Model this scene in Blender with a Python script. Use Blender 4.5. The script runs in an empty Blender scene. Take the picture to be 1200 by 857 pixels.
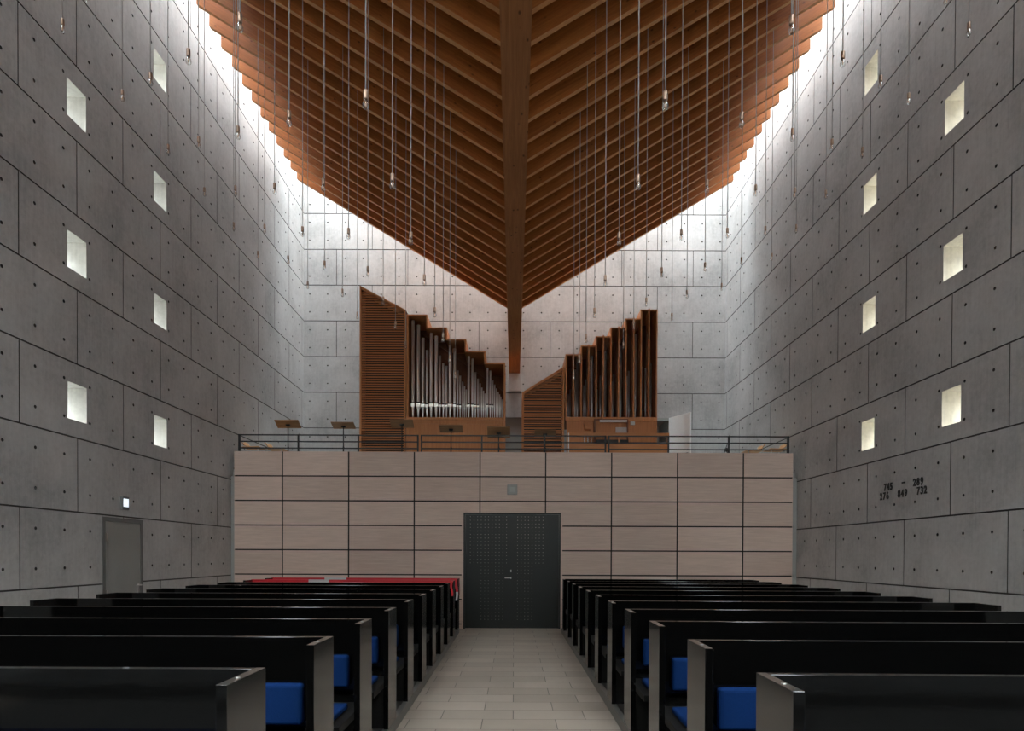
import bpy, bmesh, math, random
from mathutils import Vector, Matrix
random.seed(7)
S = bpy.context.scene
COL = S.collection
PI = math.pi

# ------------------------------------------------------------------ camera model
F = 735.0            # focal length in pixels of the 1200 px wide frame
VX, VY = 602.0, 651.0
EYE = 1.538
ROLL = math.radians(0.22)
PITCH = math.radians(0.55)
cd = bpy.data.cameras.new('camera'); cam = bpy.data.objects.new('camera', cd); COL.objects.link(cam)
cd.sensor_fit = 'HORIZONTAL'; cd.sensor_width = 36.0; cd.lens = 36.0 * F / 1200.0
cd.clip_start = 0.05; cd.clip_end = 200
cam.matrix_world = (Matrix.Translation((0, 0, EYE)) @ Matrix.Rotation(PI/2 - PITCH, 4, 'X')
                    @ Matrix.Rotation(ROLL, 4, 'Z'))
cd.shift_x = -(VX - 600) / 1200.0
cd.shift_y = ((VY - 428.5) + F * math.tan(PITCH)) / 1200.0
S.camera = cam

def P(px, py, d):
    """photo pixel + distance along the nave -> point in the hall"""
    dx, dy = px - VX, py - VY
    c, s = math.cos(ROLL), math.sin(ROLL)
    x = dx * c + dy * s; y = -dx * s + dy * c
    return Vector((x * d / F, d, EYE - y * d / F))

# ------------------------------------------------------------------ mesh helpers
class MB:
    def __init__(s): s.v = []; s.f = []; s.m = []; s.sm = []
    def add(s, vs, fs, mi=0, smooth=False):
        o = len(s.v); s.v += [tuple(v) for v in vs]
        for f in fs:
            s.f.append([i + o for i in f]); s.m.append(mi); s.sm.append(smooth)
        return s
    def box(s, x0, x1, y0, y1, z0, z1, mi=0):
        vs = [(x, y, z) for z in (z0, z1) for y in (y0, y1) for x in (x0, x1)]
        return s.add(vs, [(0,2,3,1),(4,5,7,6),(0,1,5,4),(2,6,7,3),(0,4,6,2),(1,3,7,5)], mi)
    def prism(s, poly, y0, y1, mi=0, plane='xz'):
        n = len(poly)
        def pt(p, t):
            return (p[0], t, p[1]) if plane == 'xz' else ((t, p[0], p[1]) if plane == 'yz' else (p[0], p[1], t))
        vs = [pt(p, y0) for p in poly] + [pt(p, y1) for p in poly]
        fs = [tuple(range(n)), tuple(range(2*n-1, n-1, -1))] + [(i, i+n, (i+1)%n+n, (i+1)%n) for i in range(n)]
        return s.add(vs, fs, mi)
    def tube(s, a, b, r, n=8, r2=None, mi=0, cap=True):
        a, b = Vector(a), Vector(b); r2 = r if r2 is None else r2
        w = (b - a).normalized(); u = w.orthogonal().normalized(); t = w.cross(u)
        vs = []
        for c, rr in ((a, r), (b, r2)):
            for i in range(n):
                q = 2*PI*i/n; vs.append(c + (u*math.cos(q) + t*math.sin(q))*rr)
        s.add(vs, [(i, (i+1)%n, (i+1)%n+n, i+n) for i in range(n)], mi, True)
        if cap: s.add(vs, [tuple(range(n-1,-1,-1)), tuple(range(n, 2*n))], mi)
        return s
    def lathe(s, prof, c=(0,0,0), n=16, mi=0):
        """prof: list of (radius, z)"""
        vs = []; fs = []
        for r, z in prof:
            for i in range(n):
                q = 2*PI*i/n; vs.append((c[0]+r*math.cos(q), c[1]+r*math.sin(q), c[2]+z))
        for k in range(len(prof)-1):
            for i in range(n):
                fs.append((k*n+i, k*n+(i+1)%n, (k+1)*n+(i+1)%n, (k+1)*n+i))
        fs.append(tuple(range(n-1,-1,-1))); fs.append(tuple(range((len(prof)-1)*n, len(prof)*n)))
        return s.add(vs, fs, mi, True)
    def build(s, name, mats, parent=None, bevel=0.0, seg=2, merge=True, loc=None):
        me = bpy.data.meshes.new(name); me.from_pydata(s.v, [], s.f)
        for i, p in enumerate(me.polygons):
            p.material_index = s.m[i]; p.use_smooth = s.sm[i]
        if not isinstance(mats, (list, tuple)): mats = [mats]
        for m in mats: me.materials.append(m)
        bm = bmesh.new(); bm.from_mesh(me)
        if merge: bmesh.ops.remove_doubles(bm, verts=bm.verts, dist=1e-5)
        bmesh.ops.recalc_face_normals(bm, faces=bm.faces)
        if bevel > 0:
            es = [e for e in bm.edges if len(e.link_faces) == 2 and e.calc_face_angle(0) > 0.5]
            bmesh.ops.bevel(bm, geom=es, offset=bevel, segments=seg, affect='EDGES', profile=0.5, clamp_overlap=True)
        bm.to_mesh(me); bm.free(); me.update()
        o = bpy.data.objects.new(name, me); COL.objects.link(o)
        if parent: o.parent = parent
        if loc is not None: o.location = loc
        return o

def thing(name, label, cat, loc=(0,0,0), rz=0.0, group=None):
    o = bpy.data.objects.new(name, None); COL.objects.link(o); o.empty_display_size = .1
    o.location = loc; o.rotation_euler = (0, 0, rz)
    return tag(o, label, cat, group)
def tag(o, label, cat, group=None):
    o['label'] = label; o['category'] = cat
    if group: o['group'] = group
    return o
def struct(o, label=None):
    o['kind'] = 'structure'
    if label: o['label'] = label
    return o
def sroot(name, loc=(0,0,0), label=None):
    o = bpy.data.objects.new(name, None); COL.objects.link(o); o.location = loc
    return struct(o, label)
def dup(root, loc, rz=0.0, label=None):
    r = root.copy(); COL.objects.link(r); r.location = loc; r.rotation_euler = (0, 0, rz)
    if label: r['label'] = label
    for ch in list(root.children):
        c = ch.copy(); COL.objects.link(c); c.parent = r
        for g in ch.children:
            q = g.copy(); COL.objects.link(q); q.parent = c
    return r

def relief(us, vs, fn, tf):
    """flat sheet cut along the lines us x vs; fn(u, v) -> (depth, material) | ('hole', depth, r) | None (open through)
    tf(u, v, depth) -> point.  open cells get reveals of depth OPEN."""
    mb = MB()
    us = sorted(set(round(u, 5) for u in us)); vs = sorted(set(round(v, 5) for v in vs))
    nu, nv = len(us)-1, len(vs)-1
    cell = [[fn((us[i]+us[i+1])/2, (vs[j]+vs[j+1])/2) for j in range(nv)] for i in range(nu)]
    def dep(c): return 0.0 if c[0] in ('hole', 'open_hole') else c[0]
    for i in range(nu):
        for j in range(nv):
            c = cell[i][j]; a, b, p, q = us[i], us[i+1], vs[j], vs[j+1]
            if c[0] == 'open': continue
            if c[0] in ('hole', 'open_hole'):
                d = c[1]; k = .29
                o = [(a+(b-a)*k, p), (b-(b-a)*k, p), (b, p+(q-p)*k), (b, q-(q-p)*k), (b-(b-a)*k, q), (a+(b-a)*k, q), (a, q-(q-p)*k), (a, p+(q-p)*k)]
                fr = [tf(u, v, 0) for u, v in o]; bk = [tf(u, v, d) for u, v in o]
                mb.add(fr + bk, [(n, (n+1)%8, (n+1)%8+8, n+8) for n in range(8)] + ([tuple(range(8, 16))] if c[0] == 'hole' else []), c[2])
                cs = [tf(a, p, 0), tf(b, p, 0), tf(b, q, 0), tf(a, q, 0)]
                mb.add(fr + cs, [(7, 0, 8), (1, 2, 9), (3, 4, 10), (5, 6, 11)], 0)
                continue
            d = c[0]
            mb.add([tf(a,p,d), tf(b,p,d), tf(b,q,d), tf(a,q,d)], [(0,1,2,3)], c[1])
    def val(c): return (c[1], c[2]) if c[0] == 'open' else (dep(c), c[1] if c[0] not in ('hole', 'open_hole') else 0)
    for i in range(nu):
        for j in range(nv):
            d0, m0 = val(cell[i][j])
            for di, dj in ((1, 0), (0, 1)):
                if i+di >= nu or j+dj >= nv: continue
                d1, m1 = val(cell[i+di][j+dj])
                if abs(d0-d1) < 1e-6: continue
                m = m0 if d0 > d1 else m1
                if di: e = ((us[i+1], vs[j]), (us[i+1], vs[j+1]))
                else: e = ((us[i], vs[j+1]), (us[i+1], vs[j+1]))
                mb.add([tf(*e[0], d0), tf(*e[1], d0), tf(*e[1], d1), tf(*e[0], d1)], [(0,1,2,3)], m)
    return mb

# ------------------------------------------------------------------ materials
def mat(name):
    m = bpy.data.materials.new(name); m.use_nodes = True
    nt = m.node_tree; b = nt.nodes['Principled BSDF']
    return m, nt, b
def N(nt, t, **kw):
    n = nt.nodes.new(t)
    for k, v in kw.items():
        if k in n.inputs: n.inputs[k].default_value = v
        else: setattr(n, k, v)
    return n
def plain(name, col, rough=.5, metal=0.0, spec=.5, var=.06, scale=30, bump=0.0):
    m, nt, b = mat(name)
    tc = N(nt, 'ShaderNodeTexCoord'); nz = N(nt, 'ShaderNodeTexNoise', Scale=scale, Detail=4.0)
    nt.links.new(tc.outputs['Object'], nz.inputs['Vector'])
    mx = N(nt, 'ShaderNodeMix', data_type='RGBA', blend_type='MIX')
    mx.inputs['A'].default_value = (*[c*(1-var) for c in col], 1); mx.inputs['B'].default_value = (*[min(1, c*(1+var)) for c in col], 1)
    nt.links.new(nz.outputs['Fac'], mx.inputs['Factor']); nt.links.new(mx.outputs['Result'], b.inputs['Base Color'])
    b.inputs['Roughness'].default_value = rough; b.inputs['Metallic'].default_value = metal
    b.inputs['Specular IOR Level'].default_value = spec
    if bump:
        bp = N(nt, 'ShaderNodeBump', Strength=bump, Distance=.003); nt.links.new(nz.outputs['Fac'], bp.inputs['Height']); nt.links.new(bp.outputs['Normal'], b.inputs['Normal'])
    return m
def ramp(nt, stops):
    r = nt.nodes.new('ShaderNodeValToRGB'); e = r.color_ramp.elements
    e[0].position, e[0].color = stops[0][0], (*stops[0][1], 1); e[1].position, e[1].color = stops[-1][0], (*stops[-1][1], 1)
    for p, c in stops[1:-1]:
        q = e.new(p); q.color = (*c, 1)
    return r
def concrete(name, col=(.475,.471,.463)):
    m, nt, b = mat(name); L = nt.links.new
    tc = N(nt, 'ShaderNodeTexCoord')
    n1 = N(nt, 'ShaderNodeTexNoise', Scale=.9, Detail=6.0, Roughness=.6, Distortion=.4)
    n2 = N(nt, 'ShaderNodeTexNoise', Scale=14.0, Detail=6.0, Roughness=.7)
    n3 = N(nt, 'ShaderNodeTexNoise', Scale=5.0, Detail=3.0)
    mp = N(nt, 'ShaderNodeMapping'); mp.inputs['Scale'].default_value = (6, 6, .35)
    L(tc.outputs['Object'], n1.inputs['Vector']); L(tc.outputs['Object'], n2.inputs['Vector'])
    L(tc.outputs['Object'], mp.inputs['Vector']); L(mp.outputs['Vector'], n3.inputs['Vector'])
    a = N(nt, 'ShaderNodeMath', operation='MULTIPLY'); a.inputs[1].default_value = .55; L(n1.outputs['Fac'], a.inputs[0])
    c = N(nt, 'ShaderNodeMath', operation='MULTIPLY_ADD'); c.inputs[1].default_value = .3; L(n2.outputs['Fac'], c.inputs[0]); L(a.outputs[0], c.inputs[2])
    d = N(nt, 'ShaderNodeMath', operation='MULTIPLY_ADD'); d.inputs[1].default_value = .15; L(n3.outputs['Fac'], d.inputs[0]); L(c.outputs[0], d.inputs[2])
    r = ramp(nt, [(.36, tuple(x*.74 for x in col)), (.5, col), (.64, tuple(min(.8, x*1.2) for x in col))])
    L(d.outputs[0], r.inputs['Fac']); L(r.outputs['Color'], b.inputs['Base Color'])
    b.inputs['Roughness'].default_value = .62; b.inputs['Specular IOR Level'].default_value = .3
    bp = N(nt, 'ShaderNodeBump', Strength=.12, Distance=.01); L(n2.outputs['Fac'], bp.inputs['Height']); L(bp.outputs['Normal'], b.inputs['Normal'])
    return m
def wood(name, lo, hi, axis='X', rough=.5, knots=.0, stretch=14.0, spec=.35, per_panel=None, fine=1.0, rot=0.0):
    m, nt, b = mat(name); L = nt.links.new
    tc = N(nt, 'ShaderNodeTexCoord'); oi = N(nt, 'ShaderNodeObjectInfo')
    off = N(nt, 'ShaderNodeVectorMath', operation='SCALE'); off.inputs[0].default_value = (37.0, 11.0, 23.0); L(oi.outputs['Random'], off.inputs['Scale'])
    ad = N(nt, 'ShaderNodeVectorMath', operation='ADD'); L(tc.outputs['Object'], ad.inputs[0]); L(off.outputs[0], ad.inputs[1])
    vec = ad.outputs[0]; rnd = None
    if rot:
        mr_ = N(nt, 'ShaderNodeMapping'); mr_.inputs['Rotation'].default_value = (0, rot, 0); L(tc.outputs['Object'], mr_.inputs['Vector']); L(mr_.outputs['Vector'], ad.inputs[0])
    if per_panel:
        sn = N(nt, 'ShaderNodeVectorMath', operation='SNAP'); sn.inputs[1].default_value = per_panel[1]
        sh = N(nt, 'ShaderNodeVectorMath', operation='SUBTRACT'); sh.inputs[1].default_value = per_panel[0]
        L(tc.outputs['Object'], sh.inputs[0]); L(sh.outputs[0], sn.inputs[0])
        wn = N(nt, 'ShaderNodeTexWhiteNoise'); L(sn.outputs[0], wn.inputs['Vector']); rnd = wn
        sc = N(nt, 'ShaderNodeVectorMath', operation='SCALE', Scale=20.0); L(wn.outputs['Color'], sc.inputs[0])
        ad2 = N(nt, 'ShaderNodeVectorMath', operation='ADD'); L(vec, ad2.inputs[0]); L(sc.outputs[0], ad2.inputs[1]); vec = ad2.outputs[0]
    mp = N(nt, 'ShaderNodeMapping')
    mp.inputs['Scale'].default_value = tuple((1.0 if a == axis else stretch) * fine for a in 'XYZ')
    L(vec, mp.inputs['Vector'])
    n1 = N(nt, 'ShaderNodeTexNoise', Scale=1.6, Detail=7.0, Roughness=.65, Distortion=.5); L(mp.outputs['Vector'], n1.inputs['Vector'])
    n2 = N(nt, 'ShaderNodeTexNoise', Scale=.7, Detail=2.0); L(vec, n2.inputs['Vector'])
    a = N(nt, 'ShaderNodeMath', operation='MULTIPLY'); a.inputs[1].default_value = .7; L(n1.outputs['Fac'], a.inputs[0])
    c = N(nt, 'ShaderNodeMath', operation='MULTIPLY_ADD'); c.inputs[1].default_value = .3; L(n2.outputs['Fac'], c.inputs[0]); L(a.outputs[0], c.inputs[2])
    mid = tuple((p+q)/2 for p, q in zip(lo, hi))
    r = ramp(nt, [(.34, lo), (.5, mid), (.64, hi)]); L(c.outputs[0], r.inputs['Fac'])
    colr = r.outputs['Color']
    if rnd:
        hs = N(nt, 'ShaderNodeHueSaturation'); mr = N(nt, 'ShaderNodeMapRange'); mr.inputs['To Min'].default_value = .90; mr.inputs['To Max'].default_value = 1.08
        L(rnd.outputs['Value'], mr.inputs['Value']); L(mr.outputs['Result'], hs.inputs['Value']); L(colr, hs.inputs['Color']); colr = hs.outputs['Color']
    if knots:
        mk = N(nt, 'ShaderNodeMapping'); mk.inputs['Scale'].default_value = tuple(.55 if a == axis else 1.0 for a in 'XYZ'); L(vec, mk.inputs['Vector'])
        vo = N(nt, 'ShaderNodeTexVoronoi', Scale=knots, Randomness=1.0); L(mk.outputs['Vector'], vo.inputs['Vector'])
        mr = N(nt, 'ShaderNodeMapRange'); mr.inputs['From Min'].default_value = .05; mr.inputs['From Max'].default_value = .16; mr.inputs['To Min'].default_value = .85; mr.inputs['To Max'].default_value = 0.0
        L(vo.outputs['Distance'], mr.inputs['Value'])
        mx = N(nt, 'ShaderNodeMix', data_type='RGBA'); L(mr.outputs['Result'], mx.inputs['Factor']); L(colr, mx.inputs['A'])
        mx.inputs['B'].default_value = (*[x*.28 for x in lo], 1); colr = mx.outputs['Result']
    L(colr, b.inputs['Base Color'])
    b.inputs['Roughness'].default_value = rough; b.inputs['Specular IOR Level'].default_value = spec
    return m
def glass(name, tint=(1,1,1), gl=.06, rough=.02):
    m = bpy.data.materials.new(name); m.use_nodes = True; nt = m.node_tree; nt.nodes.clear()
    o = N(nt, 'ShaderNodeOutputMaterial'); t = N(nt, 'ShaderNodeBsdfTransparent'); g = N(nt, 'ShaderNodeBsdfGlossy', Roughness=rough)
    t.inputs['Color'].default_value = (*tint, 1); lw = N(nt, 'ShaderNodeLayerWeight', Blend=gl*5)
    mm = N(nt, 'ShaderNodeMath', operation='MULTIPLY_ADD'); mm.inputs[1].default_value = .6; mm.inputs[2].default_value = gl
    nt.links.new(lw.outputs['Facing'], mm.inputs[0])
    mx = N(nt, 'ShaderNodeMixShader'); nt.links.new(mm.outputs[0], mx.inputs[0]); nt.links.new(t.outputs[0], mx.inputs[1]); nt.links.new(g.outputs[0], mx.inputs[2])
    nt.links.new(mx.outputs[0], o.inputs[0]); return m
def emit(name, col, st):
    m, nt, b = mat(name); b.inputs['Base Color'].default_value = (.8,.8,.8,1)
    b.inputs['Emission Color'].default_value = (*col, 1); b.inputs['Emission Strength'].default_value = st; return m

M_CONC = concrete('concrete')
M_JOINT = plain('concrete_joint', (.075,.07,.065), .9)
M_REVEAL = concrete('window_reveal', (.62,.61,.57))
M_TIMBER = {g: wood('roof_timber', (.33,.105,.024), (.54,.20,.048), 'X', .5, knots=9.0, stretch=24, rot=g*math.atan(.605)) for g in (-1, 1)}
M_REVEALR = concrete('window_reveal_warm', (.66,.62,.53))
M_TLIT = wood('roof_timber_lit_underside', (.52,.25,.095), (.68,.36,.15), 'X', .6, spec=.2, stretch=22)  # rafter undersides: bounce light from below painted in as paler wood
M_BEAM = wood('beam_timber', (.31,.125,.045), (.47,.21,.080), 'Y', .6, spec=.2, knots=9.0, stretch=22)
M_DECK = wood('roof_deck', (.30,.125,.048), (.48,.215,.09), 'Y', .6, stretch=16)
M_ORGAN = wood('organ_oak', (.44,.165,.055), (.60,.255,.095), 'Z', .42, stretch=16)
M_ORGANX = wood('organ_oak_slat', (.44,.165,.055), (.60,.255,.095), 'X', .42, stretch=16)
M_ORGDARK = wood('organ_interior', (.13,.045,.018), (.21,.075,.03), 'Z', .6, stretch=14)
PX0, PZ0 = 0.0, 0.0
M_LARCH = wood('whitewashed_larch', (.56,.425,.357), (.69,.54,.462), 'X', .45, stretch=16, per_panel=((0.645, 5.0, 3.688 - 7*0.512 + .0), (1.372, 50.0, .512)), fine=1.3)
M_PGROOVE = plain('panel_gap', (.012,.011,.010), .8)
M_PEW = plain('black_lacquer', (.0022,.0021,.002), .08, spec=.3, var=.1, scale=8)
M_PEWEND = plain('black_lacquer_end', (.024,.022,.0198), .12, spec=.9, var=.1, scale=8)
M_PEWM = plain('black_stained_wood', (.006,.0055,.005), .6, spec=.15)
M_BLUE = plain('blue_wool', (.002,.017,.075), .9, spec=.1, var=.15, scale=120, bump=.3)
M_DARKM = plain('anthracite_metal', (.028,.030,.031), .45, .3)
M_DOOR = plain('dark_green_metal_door', (.009,.0125,.0125), .32, .1, var=.1, scale=4)
M_STEEL = plain('brushed_steel', (.55,.54,.52), .3, 1.0)
M_GREYP = plain('grey_paint', (.34,.35,.33), .45)
M_GREYF = plain('grey_frame', (.16,.165,.16), .5)
M_WHITEP = plain('white_door_paint', (.90,.91,.90), .4)
M_LGREY = plain('pale_grey_panel', (.33,.335,.32), .6)
M_KERB = plain('kerb_stone', (.10,.095,.088), .4)
M_PLAT = plain('platform_dark_wood', (.02,.018,.016), .5)
M_CABLE = plain('cable_grey', (.46,.45,.44), .6)
M_SOCKET = plain('socket_metal', (.42,.30,.23), .32, .85)
M_BULB = glass('bulb_glass', (.97,.97,.96), .10)
M_FIL = plain('filament', (.80,.55,.38), .5)
M_PANE = glass('window_pane', (.93,.95,.95), .05)
M_FRIT = glass('dimmed_back_glass', (.50,.515,.52), .06)  # grey tint added to cut the skylight above the organ wall
M_DIMS = glass('dimmed_side_glass', (.58,.595,.60), .06)  # grey tint added to cut the light of the side slots
M_TIN = plain('organ_pipe_tin', (.86,.84,.81), .28, .6, var=.05, scale=3)
M_TINB = plain('organ_pipe_mouth', (.78,.76,.72), .28, .85)
M_TIND = plain('organ_pipe_zinc', (.60,.61,.62), .34, .65)
M_PLY = wood('chair_plywood', (.52,.27,.10), (.68,.39,.17), 'X', .45, stretch=10)
M_DESK = wood('stand_plywood', (.22,.115,.05), (.32,.175,.08), 'X', .5, stretch=12)
M_RED = plain('red_tape', (.50,.012,.022), .45)
M_WHT = plain('white_tape', (.55,.55,.55), .45)
M_BLACK = plain('black_plastic', (.012,.012,.012), .45)
M_PAPER = plain('paper', (.62,.55,.52), .8)
M_SIGN = emit('exit_light_glow', (.80,.90,1.0), .75)
M_LAMPW = plain('lamp_white', (.75,.75,.72), .4)
M_ALTAR = plain('altar_wall_plaster', (.26,.255,.245), .8)

def floor_mat():
    m, nt, b = mat('floor_tiles'); L = nt.links.new
    tc = N(nt, 'ShaderNodeTexCoord'); br = N(nt, 'ShaderNodeTexBrick')
    br.offset = .42; br.offset_frequency = 2; br.squash = 1.0
    for k, v in (('Scale', 1.0), ('Mortar Size', .0045), ('Mortar Smooth', .1), ('Bias', 0.0), ('Brick Width', .68), ('Row Height', .345)):
        br.inputs[k].default_value = v
    br.inputs['Color1'].default_value = (.272,.228,.186,1); br.inputs['Color2'].default_value = (.375,.322,.268,1); br.inputs['Mortar'].default_value = (.07,.06,.05,1)
    L(tc.outputs['Object'], br.inputs['Vector'])
    nz = N(nt, 'ShaderNodeTexNoise', Scale=2.2, Detail=6.0, Roughness=.6); L(tc.outputs['Object'], nz.inputs['Vector'])
    mr = N(nt, 'ShaderNodeMapRange'); mr.inputs['To Min'].default_value = .82; mr.inputs['To Max'].default_value = 1.16; L(nz.outputs['Fac'], mr.inputs['Value'])
    hs = N(nt, 'ShaderNodeHueSaturation'); L(br.outputs['Color'], hs.inputs['Color']); L(mr.outputs['Result'], hs.inputs['Value'])
    L(hs.outputs['Color'], b.inputs['Base Color']); b.inputs['Roughness'].default_value = .34; b.inputs['Specular IOR Level'].default_value = .45
    bp = N(nt, 'ShaderNodeBump', Strength=.3, Distance=.003, invert=True); L(br.outputs['Fac'], bp.inputs['Height']); L(bp.outputs['Normal'], b.inputs['Normal'])
    return m
M_FLOOR = floor_mat()

# ------------------------------------------------------------------ the hall
W = 5.914            # half width
YB = 17.67           # organ wall
YA = -7.0            # altar wall behind the camera
YF = 13.07           # balcony front
ZT = 12.35           # top of the walls
JOFF = 7.51         # a joint of the odd courses of the side walls
GH = .010; G = .0075             # half joint
struct(MB().box(-W, W, YA, -1.6, 0, .15).build('floor_added_slab', plain('added_slab_dark', (.02,.02,.02), .7)))  # added unseen dark slab, keeps pew fronts from mirroring a bright floor
floor = MB().box(-W-.5, W+.5, YA, YB+3, -.2, 0).build('floor', M_FLOOR); struct(floor)

WIN = [(JOFF+1, z) for z in (3.58, 5.58, 7.58, 9.58)] + [(JOFF+3, z) for z in (3.58, 5.58, 7.58, 9.58)]
WW, WH = .185, .245
def course(z):  # index of course and offset
    k = math.floor(z - .1); return k, z - .1 - k

def wall_fn(u, v, jo, windows, special):
    for (a, b, c, d, dep, mi) in special:
        if a < u < b and c < v < d:
            return ('open', -dep, mi) if dep < 0 else (dep, mi)
    for (wu, wz) in windows:
        if abs(u-wu) < WW and abs(v-wz) < WH: return ('open', .52, 2)
    k, t = course(v)
    if t < GH or t > 1-GH: return (.022, 1)
    h = (u - jo - (0 if k % 2 else 1)) % 2.0
    if h < G or h > 2-G: return (.022, 1)
    r = .020
    tu = (u - jo) % .5; tv = (v - .1) % .5
    if abs(tu-.25) < r and abs(tv-.25) < r: return ('hole', .03, 1)
    return (0.0, 0)
def wall_lines(u0, u1, v0, v1, jo, windows, special):
    us = [u0, u1]; vs = [v0, v1]
    n = math.floor(u0 - jo)
    while jo + n < u1:
        for q in (-G, G): us.append(jo+n+q)
        n += 1
    n = math.floor((u0-jo)*2)
    while jo + n*.5 < u1:
        for q in (.25-.020, .25+.020): us.append(jo+n*.5+q)
        n += 1
    for k in range(-1, 16):
        for q in (.1-GH, .1+GH, .35-.020, .35+.020, .85-.020, .85+.020): vs.append(k+q)
    for (a, b, c, d, _, _) in special: us += [a, b]; vs += [c, d]
    for (wu, wz) in windows: us += [wu-WW, wu+WW]; vs += [wz-WH, wz+WH]
    return [u for u in us if u0 <= u <= u1], [v for v in vs if v0 <= v <= v1]

# side walls
DOOR_L = (9.02, 10.0, 0.0, 2.075)
for side, sg in (('left', -1), ('right', 1)):
    sp = [(*DOOR_L, .09, 0)] if sg < 0 else []
    us, vs = wall_lines(YA, YB+.08, 0.0, ZT, JOFF, WIN, sp)
    mb = relief(us, vs, lambda u, v: wall_fn(u, v, JOFF, WIN, sp), lambda u, v, d: (sg*(W+d), u, v))
    o = mb.build('wall_'+side, [M_CONC, M_JOINT, M_REVEAL if sg < 0 else M_REVEALR]); struct(o)
# organ wall (joints at odd x in even courses) with two doorways
DW2 = (-.27, .30, 3.3, 5.42); DW3 = (3.45, 4.36, 3.3, 5.42)
sp = [(*DW2, .12, 0), (*DW3, -1.2, 0)]
us, vs = wall_lines(-W-.06, W+.06, 0.0, ZT, 1.0, [], sp)
mb = relief(us, vs, lambda u, v: wall_fn(u, v, 1.0, [], sp), lambda u, v, d: (u, YB+d, v))
mb.box(3.3, 4.5, YB+1.2, YB+1.25, 3.2, 5.5)
o = mb.build('wall_back', [M_CONC, M_JOINT, M_REVEAL]); struct(o)
# altar wall behind the camera (lit by an added glass roof for nave fill)
struct(MB().box(-W, W, YA-.3, YA, 0, ZT).build('wall_altar', M_ALTAR))

# small square wall windows: frame and pane near the outer face
def wall_window(n, sg, y, z):
    r = sroot('window_%d' % n, (sg*(W+.50), y, z))
    f = MB()
    t = .03
    f.box(-.02, .02, -WW, -WW+t, -WH, WH).box(-.02, .02, WW-t, WW, -WH, WH).box(-.02, .02, -WW+t, WW-t, -WH, -WH+t).box(-.02, .02, -WW+t, WW-t, WH-t, WH)
    f.build('window_frame', M_GREYF, r)
    MB().box(-.003, .003, -WW+t, WW-t, -WH+t, WH-t).build('window_pane', M_PANE, r)
n = 1
for sg in (-1, 1):
    for (y, z) in WIN:
        if y < 9.2 and z > 9: continue
        wall_window(n, sg, y, z); n += 1
# the hidden top windows beside the frame stay glazed with a plain pane
for sg in (-1, 1):
    o = struct(MB().box(-.003, .003, -WW, WW, -WH, WH).build('window_%d' % n, M_PANE, loc=(sg*(W+.5), JOFF+1, 9.58))); n += 1

# ------------------------------------------------------------------ roof
SL = .605; ZC = 7.70; XE = 5.51; RD = .78; RT = .075
DL = 16.0; SP = .456
def rz(x): return ZC + SL*abs(x)
ORD = ['first','second','third','fourth','fifth','sixth','seventh','eighth','ninth','tenth','eleventh','twelfth','thirteenth','fourteenth','fifteenth','sixteenth','seventeenth','eighteenth','nineteenth','twentieth','twenty-first','twenty-second','twenty-third','twenty-fourth','twenty-fifth','twenty-sixth']
for sg, nm in ((-1, 'left'), (1, 'right')):
    x0, x1 = .10, XE
    mb = MB().prism([(sg*x0, SL*x0), (sg*x1, SL*x1), (sg*x1, SL*x1+RD), (sg*x0, SL*x0+RD)], -RT, 0)
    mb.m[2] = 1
    proto = mb.build('rafter', [M_TIMBER[sg], M_TLIT])
    for k in range(24):
        o = proto if k == 0 else proto.copy()
        if k: COL.objects.link(o)
        o.location = (0, DL - SP*k, ZC)
        tag(o, 'honey brown timber rafter sloping up to the %s wall, %s from the organ wall' % (nm, ORD[k]), 'rafter', 'rafters on the %s roof slope' % nm)
# roof deck above the rafters (V-shaped, leaving slots along the walls and the organ wall)
XD = 4.86; YG = -2.3
t0 = RD + .001
mb = MB().prism([(-XD, rz(XD)+t0), (0, ZC+t0), (XD, rz(XD)+t0), (XD, ZT), (0, ZT), (-XD, ZT)], YG, DL)
struct(mb.build('ceiling', M_DECK))
# skylight glass over the slots
ZG = rz(XE)+t0+.12
def sky_pane(n, x0, x1, y0, y1, z, m=None):
    struct(MB().box(x0, x1, y0, y1, z, z+.012).build('window_%d' % n, m or M_PANE))
sky_pane(n, -W, -XD-.002, YA, YB, ZT-.03, M_DIMS); n += 1
sky_pane(n, XD+.002, W, YA, YB, ZT-.03, M_DIMS); n += 1
sky_pane(n, -XD, XD, DL+.002, YB, ZT-.03, M_FRIT); n += 1  # M_FRIT is a plain grey tint to cut this skylight
sky_pane(n, -XD, XD, YA, YG-.002, ZT-.03); n += 1  # added unseen glass roof over the altar end, for fill light
# spine beam and its corbel
ZB = 6.61; BW = .151
bm_ = MB().box(-BW, BW, YA, YB, ZB, ZC+RD).build('roof_beam', M_BEAM)
tag(bm_, 'massive central timber roof beam running along the nave to the organ wall', 'beam')
cb = MB().box(-.19, .19, YB-.16, YB+.003, ZB-.5, ZB-.001).build('corbel', M_CONC, bevel=.012)
tag(cb, 'concrete corbel block on the organ wall carrying the end of the central roof beam', 'corbel')

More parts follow.
